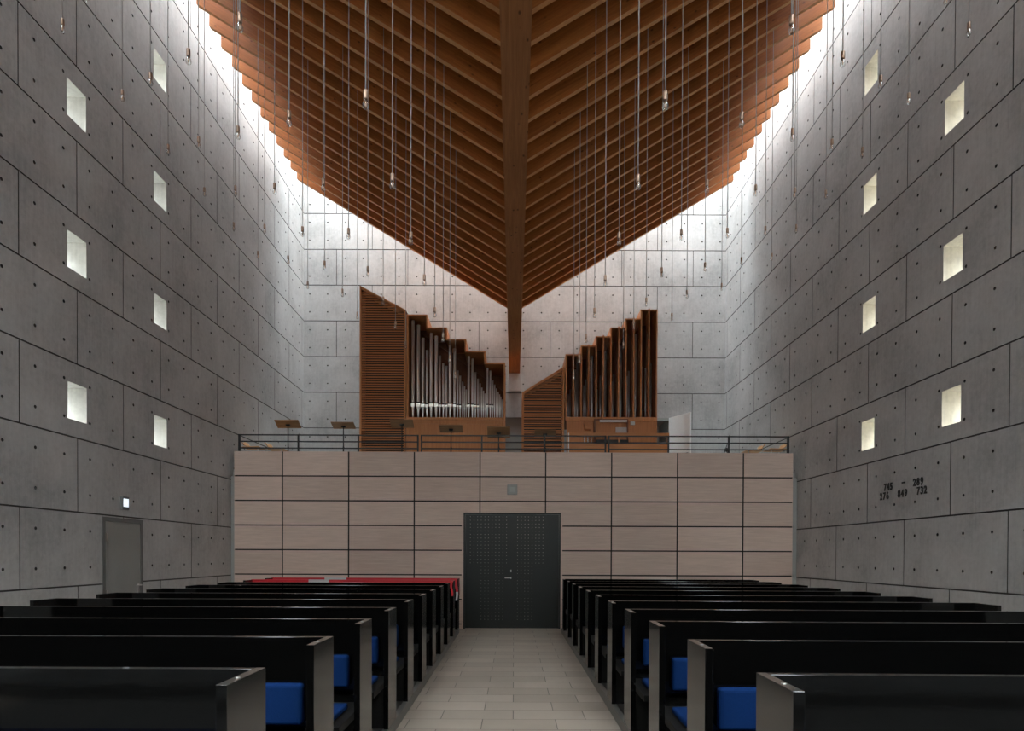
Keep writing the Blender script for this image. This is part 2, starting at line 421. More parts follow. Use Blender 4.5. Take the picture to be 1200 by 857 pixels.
# ------------------------------------------------------------------ balcony
PK = YF/F
zt = EYE + (VY-530.3)*PK      # parapet top
RH = .512; PWD = 77.0*PK
XL, XR = (274.5-VX)*PK, (928.5-VX)*PK
DX0, DX1, DZ = (543-VX)*PK, (657-VX)*PK, EYE + (VY-601.2)*PK
vj = [(x-VX)*PK for x in (331, 408.5, 485.3, 562.2, 639, 716.2, 793.3, 870.3)]
hj = [zt - RH*k for k in range(1, 8)]
gg = .013
us = [XL, XR, DX0, DX1] + [a+q for a in vj for q in (-gg, gg)]
vs = [0.0, zt, DZ] + [a+q for a in hj for q in (-gg, gg) if a+q > 0]
def bal_fn(u, v):
    if DX0 < u < DX1 and v < DZ: return ('open', .16, 2)
    if any(abs(v-a) < gg for a in hj) and not (DX0-.035 < u < DX1+.035 and v < DZ+.03): return (.03, 1)
    if any(abs(u-a) < gg for a in vj): return (.03, 1)
    return (0.0, 0)
us += [DX0-.035, DX1+.035]
mb = relief(us, vs, bal_fn, lambda u, v, d: (u, YF+d, v))
for (a, b, c, d) in ((XL, DX0, 0, zt-.004), (DX1, XR, 0, zt-.004), (DX0, DX1, DZ, zt-.004)):
    mb.box(a, b, YF+.034, YF+.16, c, d, 2)
mb.add([(XL, YF, zt), (XR, YF, zt), (XR, YF+.16, zt), (XL, YF+.16, zt)], [(0,1,2,3)], 0)
mb.add([(XL, YF, 0), (XL, YF+.16, 0), (XL, YF+.16, zt), (XL, YF, zt)], [(0,1,2,3)], 0)
mb.add([(XR, YF, 0), (XR, YF+.16, 0), (XR, YF+.16, zt), (XR, YF, zt)], [(0,1,2,3)], 0)
struct(mb.build('wall_balcony', [M_LARCH, M_PGROOVE, M_LARCH]))
# pale strips closing the gap to the concrete at both ends
for i, (a, b) in enumerate(((-W+.001, XL-.004), (XR+.004, W-.001))):
    struct(MB().box(a, b, YF+.05, YF+.16, 0, zt-RH).build('trim_%d' % (i+1), M_LGREY))
ZBF = 3.30
struct(MB().box(-W, W, YF+.16, YB, ZBF-.3, ZBF).build('floor_balcony', M_LGREY))
# foyer behind the perforated door
mb = MB(); mb.box(-2.5, -2.4, YF+.17, YB-.2, 0, 2.9); mb.box(2.4, 2.5, YF+.17, YB-.2, 0, 2.9); mb.box(-2.5, 2.5, YB-.3, YB-.2, 0, 2.9)
struct(mb.build('wall_foyer', M_ALTAR))
ld = bpy.data.lights.new('foyer_lamp', 'POINT'); ld.energy = 40; ld.color = (1,.9,.75); ld.shadow_soft_size = .15
lo = bpy.data.objects.new('foyer_lamp', ld); COL.objects.link(lo); lo.location = (0.3, YB-1.2, 2.6)

# main double door, perforated leaves
dr = sroot('door_1', ((DX0+DX1)/2, YF+.03, 0))
hw = (DX1-DX0)/2
MB().box(-hw+.0005, -hw+.035, -.025, .10, 0, DZ-.001).box(hw-.035, hw-.0005, -.025, .10, 0, DZ-.001).box(-hw+.035, hw-.035, -.025, .10, DZ-.035, DZ-.001).build('door_frame', M_DARKM, dr)
def leaf(x0, x1, cols, rows):
    """cols: hole columns x; rows: (z, first col, last col)"""
    r = .0065
    us = [x0, x1] + [c+q for c in cols for q in (-r, r)]; vs = [.012, DZ-.037] + [z+q for z, a, b in rows for q in (-r, r)]
    def fn(u, v):
        for z, a, b in rows:
            if abs(v-z) < r:
                for i, c in enumerate(cols):
                    if abs(u-c) < r and a <= i <= b: return ('open_hole', .02, 0)
        return (0.0, 0)
    mb = relief(us, vs, fn, lambda u, v, d: (u, d, v))
    return mb
def rows_for(a0, b0, a1, b1):
    rs = []
    for i in range(30):
        z = EYE + (VY - (605.9 + 4.16*i))*PK
        if z < .12: break
        rs.append((z, a0, b0) if i < 14 else (z, a1, b1))
    return rs
cl = [(551 + 4.25*i - 600)*PK for i in range(11)]
l1 = leaf(-hw+.036, -.001, cl, rows_for(0, 10, 3, 9)).build('door_leaf', M_DOOR, dr)
MB().box(-.03, .03, .012, .03, .012, DZ-.037).build('door_astragal', M_DARKM, dr)
cr = [(606.5 + 4.25*i - 600)*PK for i in range(8)]
l2 = leaf(.001, hw-.036, cr, rows_for(0, 7, 0, 4)).build('door_leaf', M_DOOR, dr)
hz_ = EYE + (VY-677.5)*PK
mb = MB().box(-.032, -.012, -.012, -.001, hz_-.02, hz_+.02).box(-.030, -.012, -.012, -.001, hz_+.12, hz_+.17); mb.tube((-.022, -.012, hz_), (-.022, -.05, hz_), .009); mb.tube((-.022, -.05, hz_), (-.15, -.05, hz_), .010)
mb.build('door_handle', M_STEEL, l1)

# small square plate above the door
c = P(600.3, 574.3, YF)
pl = thing('emergency_lamp', 'small square grey plate lamp on the timber balcony front above the door', 'lamp', (c.x, YF+.001, c.z))
MB().box(-.105, .105, -.03, 0, -.105, .105).build('housing', M_GREYP, pl, bevel=.006)
MB().box(-.05, .05, -.036, -.0301, -.045, .055).build('lens', plain('lens_grey', (.40,.42,.40), .3), pl)

# railing: three sections
yr = YF + .08
zr = zt + 20.6*PK
posts = [277.5, 348, 418.7, 489.6, 492.0, 564, 637.5, 710.2, 712.4, 783.5, 854.5, 925.6]
secs = [(277.5, 489.6, (277.5, 348, 418.7, 489.6), 'left'), (492.0, 710.2, (492.0, 564, 637.5, 710.2), 'middle'), (712.4, 925.6, (712.4, 783.5, 854.5, 925.6), 'right')]
for a, b, ps, nm in secs:
    xa, xb = (a-VX)*PK, (b-VX)*PK
    t = thing('balcony_railing', 'dark metal balcony railing section on the timber parapet, %s of three' % nm, 'railing', (xa, yr, zt), 0, 'balcony railing sections')
    for h in (20.6, 12.9, 5.2):
        MB().box(0, xb-xa, -.012, .012, h*PK-.024, h*PK).build('rail', M_DARKM, t)
    for p in ps:
        w = .022 if p in (277.5, 925.6) else .016
        q = (p-a)*PK
        q = min(max(q, w), xb-xa-w)
        MB().box(q-w, q+w, -.013, .013, .001, 20.6*PK+.001).build('post', M_DARKM, t)
        MB().box(q-w-.012, q+w+.012, -.03, .03, 0.0, .008).build('base_plate', M_DARKM, t)

# ------------------------------------------------------------------ organ
OD = 16.0; ODP = 1.15
def O(px, py): p = P(px, py, OD); return p.x, p.z
def base_x(px): return (px-VX)*OD/F
def oz(py, px=602): return P(px, py, OD).z
def slats(mb, poly_top, x0, x1, z0, pitch=.0613, th=.027):
    """horizontal slats between x0 and x1 below the sloping line poly_top(x)"""
    z = z0
    zmax = max(poly_top(x0), poly_top(x1))
    rising = poly_top(x1) > poly_top(x0)
    while z < zmax:
        zt_ = z + th
        # clip horizontally where the slope comes down
        a, b = x0, x1
        if zt_ > min(poly_top(x0), poly_top(x1)):
            t = (zt_ - poly_top(x0)) / (poly_top(x1) - poly_top(x0))
            xc = x0 + t*(x1-x0)
            if rising: a = xc
            else: b = xc
        if b - a > .02: mb.box(a, b, .012, .045, z, zt_)
        z += pitch
def louvre(root, ax, bx, za, zb):
    """framed louvre tower; ax..bx wide, tops za (left) and zb (right)"""
    f = .05
    mb = MB(); top = lambda x: za + (zb-za)*(x-ax)/(bx-ax)
    mb.box(ax, ax+f, 0, ODP, ZBF, top(ax+f)-.02 if za > zb else top(ax))
    mb.box(bx-f, bx, 0, ODP, ZBF, top(bx) if za > zb else top(bx-f)-.02)
    s = .075
    mb.prism([(ax, za), (bx, zb), (bx, zb-s), (ax, za-s)], -.004, ODP)
    mb.box(ax, bx, ODP-.03, ODP, ZBF, min(za, zb)-.05)
    mb.box(ax+f, bx-f, -.002, .06, ZBF, ZBF+.12)
    mb.build('louvre_frame', M_ORGAN, root)
    MB().prism([(ax+f, ZBF), (bx-f, ZBF), (bx-f, top(bx-f)-s), (ax+f, top(ax+f)-s)], .42, .44).build('louvre_backing', M_PGROOVE, root)
    sb = MB(); slats(sb, lambda x: top(x)-s+.01, ax+f, bx-f, ZBF+.12); sb.build('louvre', M_ORGANX, root)
def pipe(root, x, y, z0, ztop, r, mat_=None, big=True):
    """organ pipe: conical foot, mouth ring, cylindrical body"""
    zm = z0 + .29
    mb = MB(); n = 14 if r > .03 else 10
    prof = [(r*.34, z0), (r*.42, z0+.04), (r*.97, zm-.035), (r, zm)]
    mb.lathe(prof + [(r, zm+.001), (r, ztop), (r*.86, ztop), (r*.86, ztop-.02)], (x, y, 0), n)
    o = mb.build('organ_pipe', mat_ or M_TIN, root, merge=False)
    if big:
        MB().box(x-r*1.16, x+r*1.16, y-r*1.12, y-r*.1, zm+.012, zm+.012+r*1.9).box(x-r*.9, x+r*.9, y-r*1.14, y-r*.2, zm+.012+r*1.95, zm+.03+r*2.3, 1).build('pipe_mouth', [M_TINB, M_BLACK], o)
    return o

# left organ case
lx0, lx1 = base_x(421), base_x(475)
org = thing('organ_case', 'left oak organ case with tall slatted tower and silver pipes stepping down rightwards', 'organ', (0, OD, 0))
louvre(org, lx0, lx1, oz(336, 421), oz(364.5, 474))
steps = [(476, 500, 369.7), (500, 523, 384.6), (523, 545.5, 398.2), (545.5, 568.2, 412), (568.2, 591.3, 425.6)]
zp = oz(490)
bt = .042
mb = MB()
for i, (a, b, y) in enumerate(steps):
    xa, xb, z = base_x(a), base_x(b), oz(y, a)
    mb.box(xa-(bt if i else 0), xb, 0, ODP, z-bt, z)
    zn = oz(steps[i+1][2], b) - bt if i+1 < len(steps) else ZBF
    mb.box(xb-bt, xb, 0, ODP, zn, z-bt)
mb.box(base_x(476), base_x(478.2), 0, ODP, ZBF, oz(369.7, 476)-bt)
mb.box(base_x(476), base_x(591.3), -.015, ODP, zp-.06, zp)
mb.build('case_frame', M_ORGAN, org)
mb = MB()
for i, (a, b, y) in enumerate(steps):
    mb.box(base_x(a), base_x(b)-(.001 if i < 4 else bt), ODP-.12, ODP-.1, zp, oz(y, a)-bt)
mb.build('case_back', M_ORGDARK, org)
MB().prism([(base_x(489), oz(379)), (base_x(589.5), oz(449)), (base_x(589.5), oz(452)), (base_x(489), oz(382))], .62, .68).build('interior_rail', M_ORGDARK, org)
mb = MB().box(base_x(478.2), base_x(589), .03, .06, ZBF, zp-.06)
mb.box(base_x(478.2), base_x(589), .012, .03, zp-.16, zp-.06); mb.box(base_x(478.2), base_x(589), .012, .03, ZBF, ZBF+.15)
for q in (478.2, 533, 585): mb.box(base_x(q), base_x(q+3.4), .012, .03, ZBF+.15, zp-.16)
mb.build('base_panel', M_ORGAN, org)
MB().box(base_x(478.5), base_x(589), .24, .30, zp+.29, zp+.31).build('pipe_rack', M_DARKM, org)
PL = [(482.2,374,3.8),(488.5,379.3,4.0),(494,394.7,3.4),(498.8,408.8,3.0),(503.9,388.8,3.8),(509.7,392.2,3.8),(514,415.4,2.6),(518,424.3,2.6),(521.8,427.5,2.4),
 (526.1,402.9,3.5),(531.3,406.9,3.0),(535,433,2.1),(538,439,2.0),(541,446,1.8),(543.1,451,1.6),(545.2,455.2,1.5),(548.1,416,2.8),(552.5,418.8,2.6),(556,435,2.1),(559,442.5,1.9),
 (561.5,448,1.7),(563.6,453,1.6),(565.5,456.6,1.5),(567.4,460,1.4),(570.2,430,2.4),(573.6,433,2.2),(576.3,444.4,2.0),(578.7,449.5,1.8),(581,454,1.6),(582.9,458,1.5),(584.6,461,1.3),(586.1,463.6,1.2),(587.6,467,1.2)]
for px, py, w in PL:
    pipe(org, base_x(px), .17, zp, oz(py, px), w*OD/F/2, None, w >= 1.9)

# right organ case
rx0, rx1 = base_x(611), base_x(660.5)
orr = thing('organ_case', 'right oak organ case with low slatted tower and pipe bays stepping up rightwards', 'organ', (0, OD, 0))
louvre(orr, rx0, rx1, oz(460.5, 611), oz(430, 660))
ed = [661.7, 679.4, 696.8, 714, 731.5, 749.2, 769]
ty = [415.9, 405.6, 395, 384.7, 374.4, 363.8]
zq = oz(489.5, 715)
mb = MB()
for i in range(6):
    xa, xb, z = base_x(ed[i]), base_x(ed[i+1]), oz(ty[i], ed[i])
    mb.box(xa, xb, 0, ODP, z-.035, z)
    zlow = oz(ty[i-1], ed[i])-.036 if i else zq
    mb.box(xa, xa+.036, 0, ODP, zlow, z-.035)
    if i: mb.box(xa, xa+.036, 0, .34, zq, zlow)
mb.box(base_x(769)-.036, base_x(769), 0, ODP, ZBF, oz(ty[5], 769)-.035)
mb.box(base_x(661.7), base_x(769), -.015, ODP, zq-.09, zq)
mb.build('case_frame', M_ORGAN, orr)
mid = [670.9, 688.6, 705.9, 723.7, 741.3, 759]
for i, q in enumerate(mid):
    MB().box(base_x(q)-.018, base_x(q)+.018, -.012, .30, zq, oz(ty[i], q)+.02).build('bay_divider', M_ORGAN, orr)
mb = MB()
for i in range(6): mb.box(base_x(ed[i])+.036, base_x(ed[i+1])-(.001 if i < 5 else .036), ODP-.12, ODP-.1, zq, oz(ty[i], ed[i])-.036)
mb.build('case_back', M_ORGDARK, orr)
MB().box(base_x(663.5), base_x(767), .03, .06, ZBF, zq-.09).build('base_panel', M_ORGAN, orr)
MB().box(base_x(663.5), base_x(767), .50, .55, zq+.29, zq+.31).build('pipe_rack', M_DARKM, orr)
PR = [(664,470,2),(666.5,459,2),(669,452,2),(674,431.5,2.2),(677,423,2.4),(682,456,1.8),(684.3,450,1.9),(687,441.5,2.0),(691,424.4,2.3),(694,415.2,2.3),
 (699,460,1.8),(701.2,452,1.9),(703.7,438.6,2),(708,419.5,2.4),(711.2,408.2,2.3),(716,458,1.9),(718.4,444,2),(721,434.3,2.1),(726,420,2.4),(728.6,402,2.4),
 (733,455,1.8),(735,439.3,2.0),(738.2,431.5,2.1),(743.5,425,2.0),(745,389.7,2.6),(752,435.7,2.2),(754.4,425.1,2.2),(757,430,1.9),(762,379.1,2.7),(765.5,420,2.2)]
for i, (px, py, w) in enumerate(PR):
    pipe(orr, base_x(px), .20 + .11*(i % 3), zq, oz(py, px), w*OD/F/2, M_TIND, False)

# organ console recess set into the right case
def cz(py): return oz(py, 715)
con = MB(); x0, x1 = base_x(695), base_x(735)
con.box(x0, x0+.045, -.06, .0295, cz(520), cz(492)); con.box(x1-.03, x1, -.06, .0295, cz(520), cz(492)); con.box(x0+.045, x1-.03, -.06, .0295, cz(493.4), cz(492))
con.build('console_frame', M_ORGDARK, orr)
MB().box(base_x(701.5), base_x(733), -.12, -.065, cz(496), cz(493.8)).build('console_lamp', M_LAMPW, orr)
MB().box(base_x(697), base_x(733.5), .0, .029, cz(512), cz(497)).build('music_desk', M_ORGAN, orr)
MB().box(base_x(697), base_x(734), -.22, -.001, cz(520.2), cz(517.5)).build('keyboard', M_BLACK, orr)
MB().box(base_x(738), base_x(743), -.02, .0295, cz(498.3), cz(494.5)).build('switch_box', M_LAMPW, orr)
for i in range(3):
    for j in range(4):
        a = base_x(684.2+3.9*i); z = cz(512.3+2.1*j)
        MB().tube((a, -.05, z), (a, .029, z), .016, 8).build('stop_knob', M_LAMPW, orr)
br = MB().prism([(base_x(683), cz(497.3)), (base_x(685.5), cz(501)), (base_x(691), cz(503)), (base_x(690.6), cz(504.6)), (base_x(684.5), cz(504.2))], -.12, .029)
br.build('wooden_bracket', M_ORGAN, orr)
ms = MB().box(base_x(720.5), base_x(733.8), -.012, -.001, cz(507.8), cz(501.3)).build('sheet_music', M_PAPER)
ms.location = (0, OD, 0); tag(ms, 'pale sheet of music on the organ console desk', 'sheet music')
# low wooden screen in front of the console
SD = 15.1
def sx(px): return (px-VX)*SD/F
def sz(py): return P(720, py, SD).z
sc_ = thing('console_screen', 'low oak screen in front of the right organ console with open middle slot', 'screen', (sx(665), SD, ZBF))
L_ = sx(783.4)-sx(665); zf = ZBF
MB().box(0, L_, 0, .06, sz(511)-zf, sz(507.6)-zf).build('top_rail', M_ORGANX, sc_)
MB().box(0, L_-.045, .012, .045, 0, sz(521)-zf).build('panel', M_ORGANX, sc_)
MB().box(L_-.045, L_, 0, .06, 0, sz(511)-zf-.0005).build('post', M_ORGAN, sc_)
MB().box(0, .04, 0.012, .05, sz(521)-zf, sz(511)-zf-.0005).build('post', M_ORGAN, sc_)
MB().box(sx(724)-sx(665), sx(726)-sx(665), 0.012, .05, sz(521)-zf, sz(511)-zf-.0005).build('post', M_ORGAN, sc_)
ws = MB().box(-.012, .012, -.012, .012, 0, sz(509)-sz(525)).build('white_rod', M_WHITEP, loc=(sx(665.5), SD-.05, sz(525)))
wr = ws; wr.location.z = ZBF
wr.data.transform(Matrix.Scale((sz(508.5)-ZBF)/(sz(509)-sz(525)), 4, (0, 0, 1)))
tag(wr, 'thin white upright rod at the left end of the low organ screen', 'rod')

# doors on the organ wall
d2 = sroot('door_2', (0, YB+.06, ZBF))
MB().box(DW2[0]+.002, DW2[1]-.002, 0, .055, .002, DW2[3]-ZBF-.002).build('door_leaf', M_GREYP, d2)
MB().tube((.2, -.05, 1.05), (.09, -.05, 1.05), .01).tube((.2, 0, 1.05), (.2, -.05, 1.05), .01).build('door_handle', M_STEEL, d2)
d3 = sroot('door_3', (4.355, YB-.02, ZBF))
ang = math.atan2(-.74, .395)
d3.rotation_euler = (0, 0, ang)
lf = MB().box(0, .84, -.02, .02, .005, 2.11).build('door_leaf', M_WHITEP, d3, bevel=.003)
MB().tube((.77, -.02, 1.02), (.77, -.06, 1.02), .012).tube((.77, -.06, 1.02), (.65, -.06, 1.02), .011).box(.755, .785, -.026, -.0205, .90, .93).build('door_handle', M_BLACK, lf)
struct(MB().box(DW3[0]+.003, DW3[1]-.003, YB+.0, YB+.08, 5.34, 5.418).build('trim_3', M_GREYP))

# ------------------------------------------------------------------ music stands on the balcony
stands = [(338, 321.5, 349.5, 326, 353.5, 492.5, 501.7, 'far left beside the wall'), (403, 387, 413.5, 391.5, 418, 495, 502.5, 'second from left'), (471, 456, 483, 460, 485, 492, 501.3, 'third from left'),
          (528, 514, 541, 517, 542, 498.3, 507, 'fourth from left'), (584.5, 571, 598, 571, 598, 500.5, 513, 'fifth from left'), (638, 626, 651, 627, 651, 504, 512, 'far right')]
for i, (px, ta, tb, ba, bb, yt, yb, where) in enumerate(stands):
    d = 13.75
    A, B, Cc, D = P(ta, yt, d-.1), P(tb, yt, d-.1), P(bb, yb, d+.12), P(ba, yb, d+.12)
    cx = (A.x+B.x+Cc.x+D.x)/4; cz0 = (A.z+Cc.z)/2
    t = thing('music_stand', 'wooden-topped black music stand behind the railing, %s' % where, 'music stand', (cx, d+.03, ZBF), 0, 'music stands on the balcony')
    loc = Vector((cx, d+.03, ZBF))
    w = (B-A).length/2
    up = ((A+B)/2-(Cc+D)/2); nrm = Vector((1, 0, 0)).cross(up).normalized()*.009
    ctr = Vector((0, 0, cz0-ZBF)); hx = Vector((w, 0, 0)); hu = up/2; hu.x = 0
    vs = [ctr+a*hx+b*hu+c*nrm for c in (-1, 1) for a, b in ((-1,-1),(1,-1),(1,1),(-1,1))]
    MB().add(vs, [(0,1,2,3),(7,6,5,4),(0,4,5,1),(1,5,6,2),(2,6,7,3),(3,7,4,0)]).build('desk', M_DESK, t)
    zc = cz0-ZBF
    MB().tube((0, 0, .48), (0, 0, zc-.03), .011).build('upper_tube', M_BLACK, t)
    MB().tube((0, 0, .10), (0, 0, .62), .015).tube((0, 0, .60), (.05, -.03, .56), .009).build('lower_tube', M_BLACK, t)
    MB().tube((-.045, 0, zc-.025), (.045, 0, zc-.025), .022).build('tilt_joint', M_BLACK, t)
    for q in range(3):
        a = q*2*PI/3+.4
        MB().tube((0, 0, .22), (.27*math.cos(a), .27*math.sin(a), .012), .009).build('leg', M_BLACK, t)

# plywood chairs at both ends of the balcony
def chair(sg, px, py, d, label):
    p = P(px, py, d)
    t = thing('plywood_chair', label, 'chair', (p.x, d, ZBF), PI if sg > 0 else 0, 'plywood chairs on the balcony')
    h = p.z-ZBF   # top of the backrest; the seat looks to +x
    zs = h-.13
    s = .19
    MB().prism([(-.05, zs), (.30, zs+.012), (.32, zs-.002), (.30, zs-.004), (-.05, zs-.014)], -s, s).build('seat', M_PLY, t)
    MB().prism([(-.09, h), (-.075, h), (-.005, zs+.035), (-.02, zs+.03)], -s, s).build('backrest', M_PLY, t)
    for a, b in ((-.03, -s+.02), (-.03, s-.02), (.27, -s+.02), (.27, s-.02)):
        MB().tube((a, b, zs-.012), (a*1.15, b, 0), .010).build('leg', M_STEEL, t)
    MB().tube((-.03, -s+.03, zs-.012), (-.045, -s+.03, zs+.12), .008).tube((-.03, s-.03, zs-.012), (-.045, s-.03, zs+.12), .008).build('back_tube', M_STEEL, t)
chair(-1, 291.5, 518.5, 13.48, 'plywood chair behind the parapet, nearest the left concrete wall')
chair(-1, 319.0, 520.5, 13.95, 'plywood chair behind the parapet, second from the left concrete wall')
chair(1, 914.5, 521, 13.50, 'plywood chair behind the parapet, nearest the right concrete wall')
chair(1, 888, 522.5, 13.95, 'plywood chair behind the parapet, second from the right concrete wall')
# folded stand lying against the rail at the right
a = P(838, 533, 14.4); b = P(846, 522.5, 14.4)
fs = thing('folded_stand', 'thin folded black stand leaning behind the railing near the right chairs', 'stand', (a.x, 14.4, ZBF))
MB().tube((0, 0, 0.012), (b.x-a.x+.12, 0, b.z-ZBF+.05), .009).build('tube', M_BLACK, fs)
MB().tube((.42, 0, 0), (.26, .02, P(850, 527.5, 14.4).z-ZBF), .012).build('leg', M_BLACK, fs)
MB().lathe([(.02,-.04),(.045,-.02),(.045,.03),(.02,.05)], (.26, .02, P(850, 527.5, 14.4).z-ZBF), 12).build('clamp', M_BLACK, fs)

# ------------------------------------------------------------------ left wall door and exit light
d4 = sroot('door_4', (-W, DOOR_L[0], 0))
wd = DOOR_L[1]-DOOR_L[0]; hd = DOOR_L[3]
MB().box(-.085, .006, .002, .06, 0.001, hd-.002).box(-.085, .006, wd-.06, wd-.002, 0.001, hd-.002).box(-.085, .006, .06, wd-.06, hd-.062, hd-.002).build('door_frame', M_GREYF, d4)
lf = MB().box(-.05, -.004, .065, wd-.065, .01, hd-.066).build('door_leaf', M_GREYP, d4)
MB().box(-.0035, .002, wd-.135, wd-.10, .90, 1.08).tube((0, wd-.118, 1.05), (.05, wd-.118, 1.05), .011).tube((.05, wd-.118, 1.05), (.05, wd-.24, 1.05), .011).build('door_handle', M_STEEL, lf)
for z in (.95, 1.78): MB().box(-.0035, .014, .068, .095, z-.06, z+.06).build('hinge', M_STEEL, lf)
d = F*W/(VX-145)
c = P(145, 590, d)
ex = thing('exit_light', 'small lit square safety light on the left concrete wall above the grey door', 'lamp', (-W, d, c.z))
MB().box(-.002, .035, -.085, .085, -.10, .10).build('housing', M_GREYF, ex, bevel=.006)
MB().box(.0355, .042, -.06, -.004, -.055, .065).build('lens', M_SIGN, ex)
MB().box(.0355, .042, .004, .06, -.055, .065).build('lens', M_SIGN, ex)

# hymn numerals on the right wall
def numeral(ch, y, z, h, label):
    cu = bpy.data.curves.new('numeral', 'FONT'); cu.body = ch; cu.size = h/.70; cu.extrude = .004; cu.offset = 0.0052
    cu.align_x = 'CENTER'; cu.resolution_u = 4
    tmp = bpy.data.objects.new('numeral_tmp', cu); COL.objects.link(tmp)
    dg = bpy.context.evaluated_depsgraph_get(); me = bpy.data.meshes.new_from_object(tmp.evaluated_get(dg))
    bpy.data.objects.remove(tmp)
    me.materials.clear(); me.materials.append(M_BLACK)
    me.transform(Matrix.Scale(.82, 4, (1, 0, 0)))
    o = bpy.data.objects.new('numeral', me); COL.objects.link(o)
    o.matrix_world = Matrix.Translation((W-.0035, y, z-h/2)) @ Matrix(((0,0,-1,0),(-1,0,0,0),(0,1,0,0),(0,0,0,1)))
    tag(o, label, 'number', 'hymn numerals on the right wall')
H = .108
place = ['first', 'middle', 'last']
for num, ya, yb, z in (('745', 10.04, 9.80, 2.645), ('289', 9.31, 9.06, 2.64), ('276', 10.15, 9.89, 2.508), ('849', 9.68, 9.43, 2.506), ('732', 9.22, 8.98, 2.506)):
    for i, ch in enumerate(num):
        y = ya + (yb-ya)*(i+.5)/3
        numeral(ch, y, z, H, 'black numeral %s, %s digit of the hymn number %s on the right wall' % (ch, place[i], num))
db = MB().box(W-.008, W+.001, 9.49, 9.57, 2.655, 2.675).build('numeral_dash', M_BLACK)
tag(db, 'black dash between the hymn numbers 745 and 289 on the right wall', 'number', 'hymn numerals on the right wall')

# ------------------------------------------------------------------ pews
XAL, XAR = -1.005, .952
ZP = .10
SKEW = {-1: .0066, 1: 0.0}      # the left block of pews runs a touch off the nave axis
for nm, sg, xa in (('left', -1, XAL), ('right', 1, XAR)):
    xn, xf = xa - SKEW[sg]*(-1.2-2.2), xa - SKEW[sg]*(12.42-2.2)
    def strip(a, b): return [(xn+sg*a, -1.2), (xn+sg*b, -1.2), (xf+sg*b, 12.42), (xf+sg*a, 12.42)]
    k = MB().prism(strip(0, .05), 0, ZP-.0005, plane='xy').build('trim_%s_kerb' % nm, M_KERB, bevel=.004); struct(k)
    struct(MB().prism(strip(.051, 3.78), 0, ZP-.001, plane='xy').build('floor_pews_%s' % nm, M_PLAT))
PLEN = 3.70; PH = .978; PD = .345
def make_pew(sg):
    t = thing('pew', '', 'pew')
    def bx(mb, x0, x1, *r): a, b = sorted((sg*x0, sg*x1)); return mb.box(a, b, *r)
    for a in (0.001, PLEN-.04):
        eb = bx(MB(), a, a+.04, 0, PD, 0, PH); eb.m[2] = eb.m[3] = 1     # front and rear painted blacker, standing in for their weaker reflection
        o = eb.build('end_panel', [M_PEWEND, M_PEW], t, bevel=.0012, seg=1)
        if a < 1: MB().lathe([(.010, 0), (.010, .002), (.004, .003)], (sg*(a+.02), .13, PH), 10).build('screw_cap', M_STEEL, o)
    i0, i1 = .0415, PLEN-.0405
    bx(MB(), i0, i1, PD-.04, PD, .22, PH).build('backrest', M_PEW, t, bevel=.002, seg=1)
    bx(MB(), .145, PLEN-.145, PD-.105, PD-.0405, .500, .728).build('back_cushion', M_BLUE, t, bevel=.022, seg=3)
    bx(MB(), i0, i1, -.36, PD-.0405, .335, .385).build('seat', M_PEWM, t, bevel=.003, seg=1)
    bx(MB(), .105, PLEN-.105, -.355, .10, .3855, .43).build('seat_cushion', M_BLUE, t, bevel=.018, seg=3)
    bx(MB(), i0, i1, .02, .05, 0.0, .3345).build('kick_board', M_PEWM, t)
    bx(MB(), i0, i1, PD+.001, PD+.09, .20, .219).build('foot_shelf', M_PEWM, t)
    return t
RZR = math.radians(-1.3)
NR = 11
taped = {}
for sg, nm, xa, y0, rz_ in ((-1, 'left', XAL, 2.20, 0.0), (1, 'right', XAR, 2.13, RZR)):
    proto = make_pew(sg)
    for k in range(NR):
        loc = (xa - SKEW[sg]*.982*k, y0 + .982*k, ZP)
        lab = 'black pew with blue cushions %s of the aisle, %s row from the camera' % (nm, ORD[k])
        if nm == 'left' and k >= 9: lab = 'black pew left of the aisle draped with red tape, %s' % ('one before the balcony' if k == 9 else 'last before the balcony')
        if k == 0:
            o = proto; o.location = loc; o.rotation_euler = (0, 0, rz_); o['label'] = lab
        else: o = dup(proto, loc, rz_, lab)
        o['group'] = 'pews %s of the aisle' % nm
        taped[(nm, k)] = loc

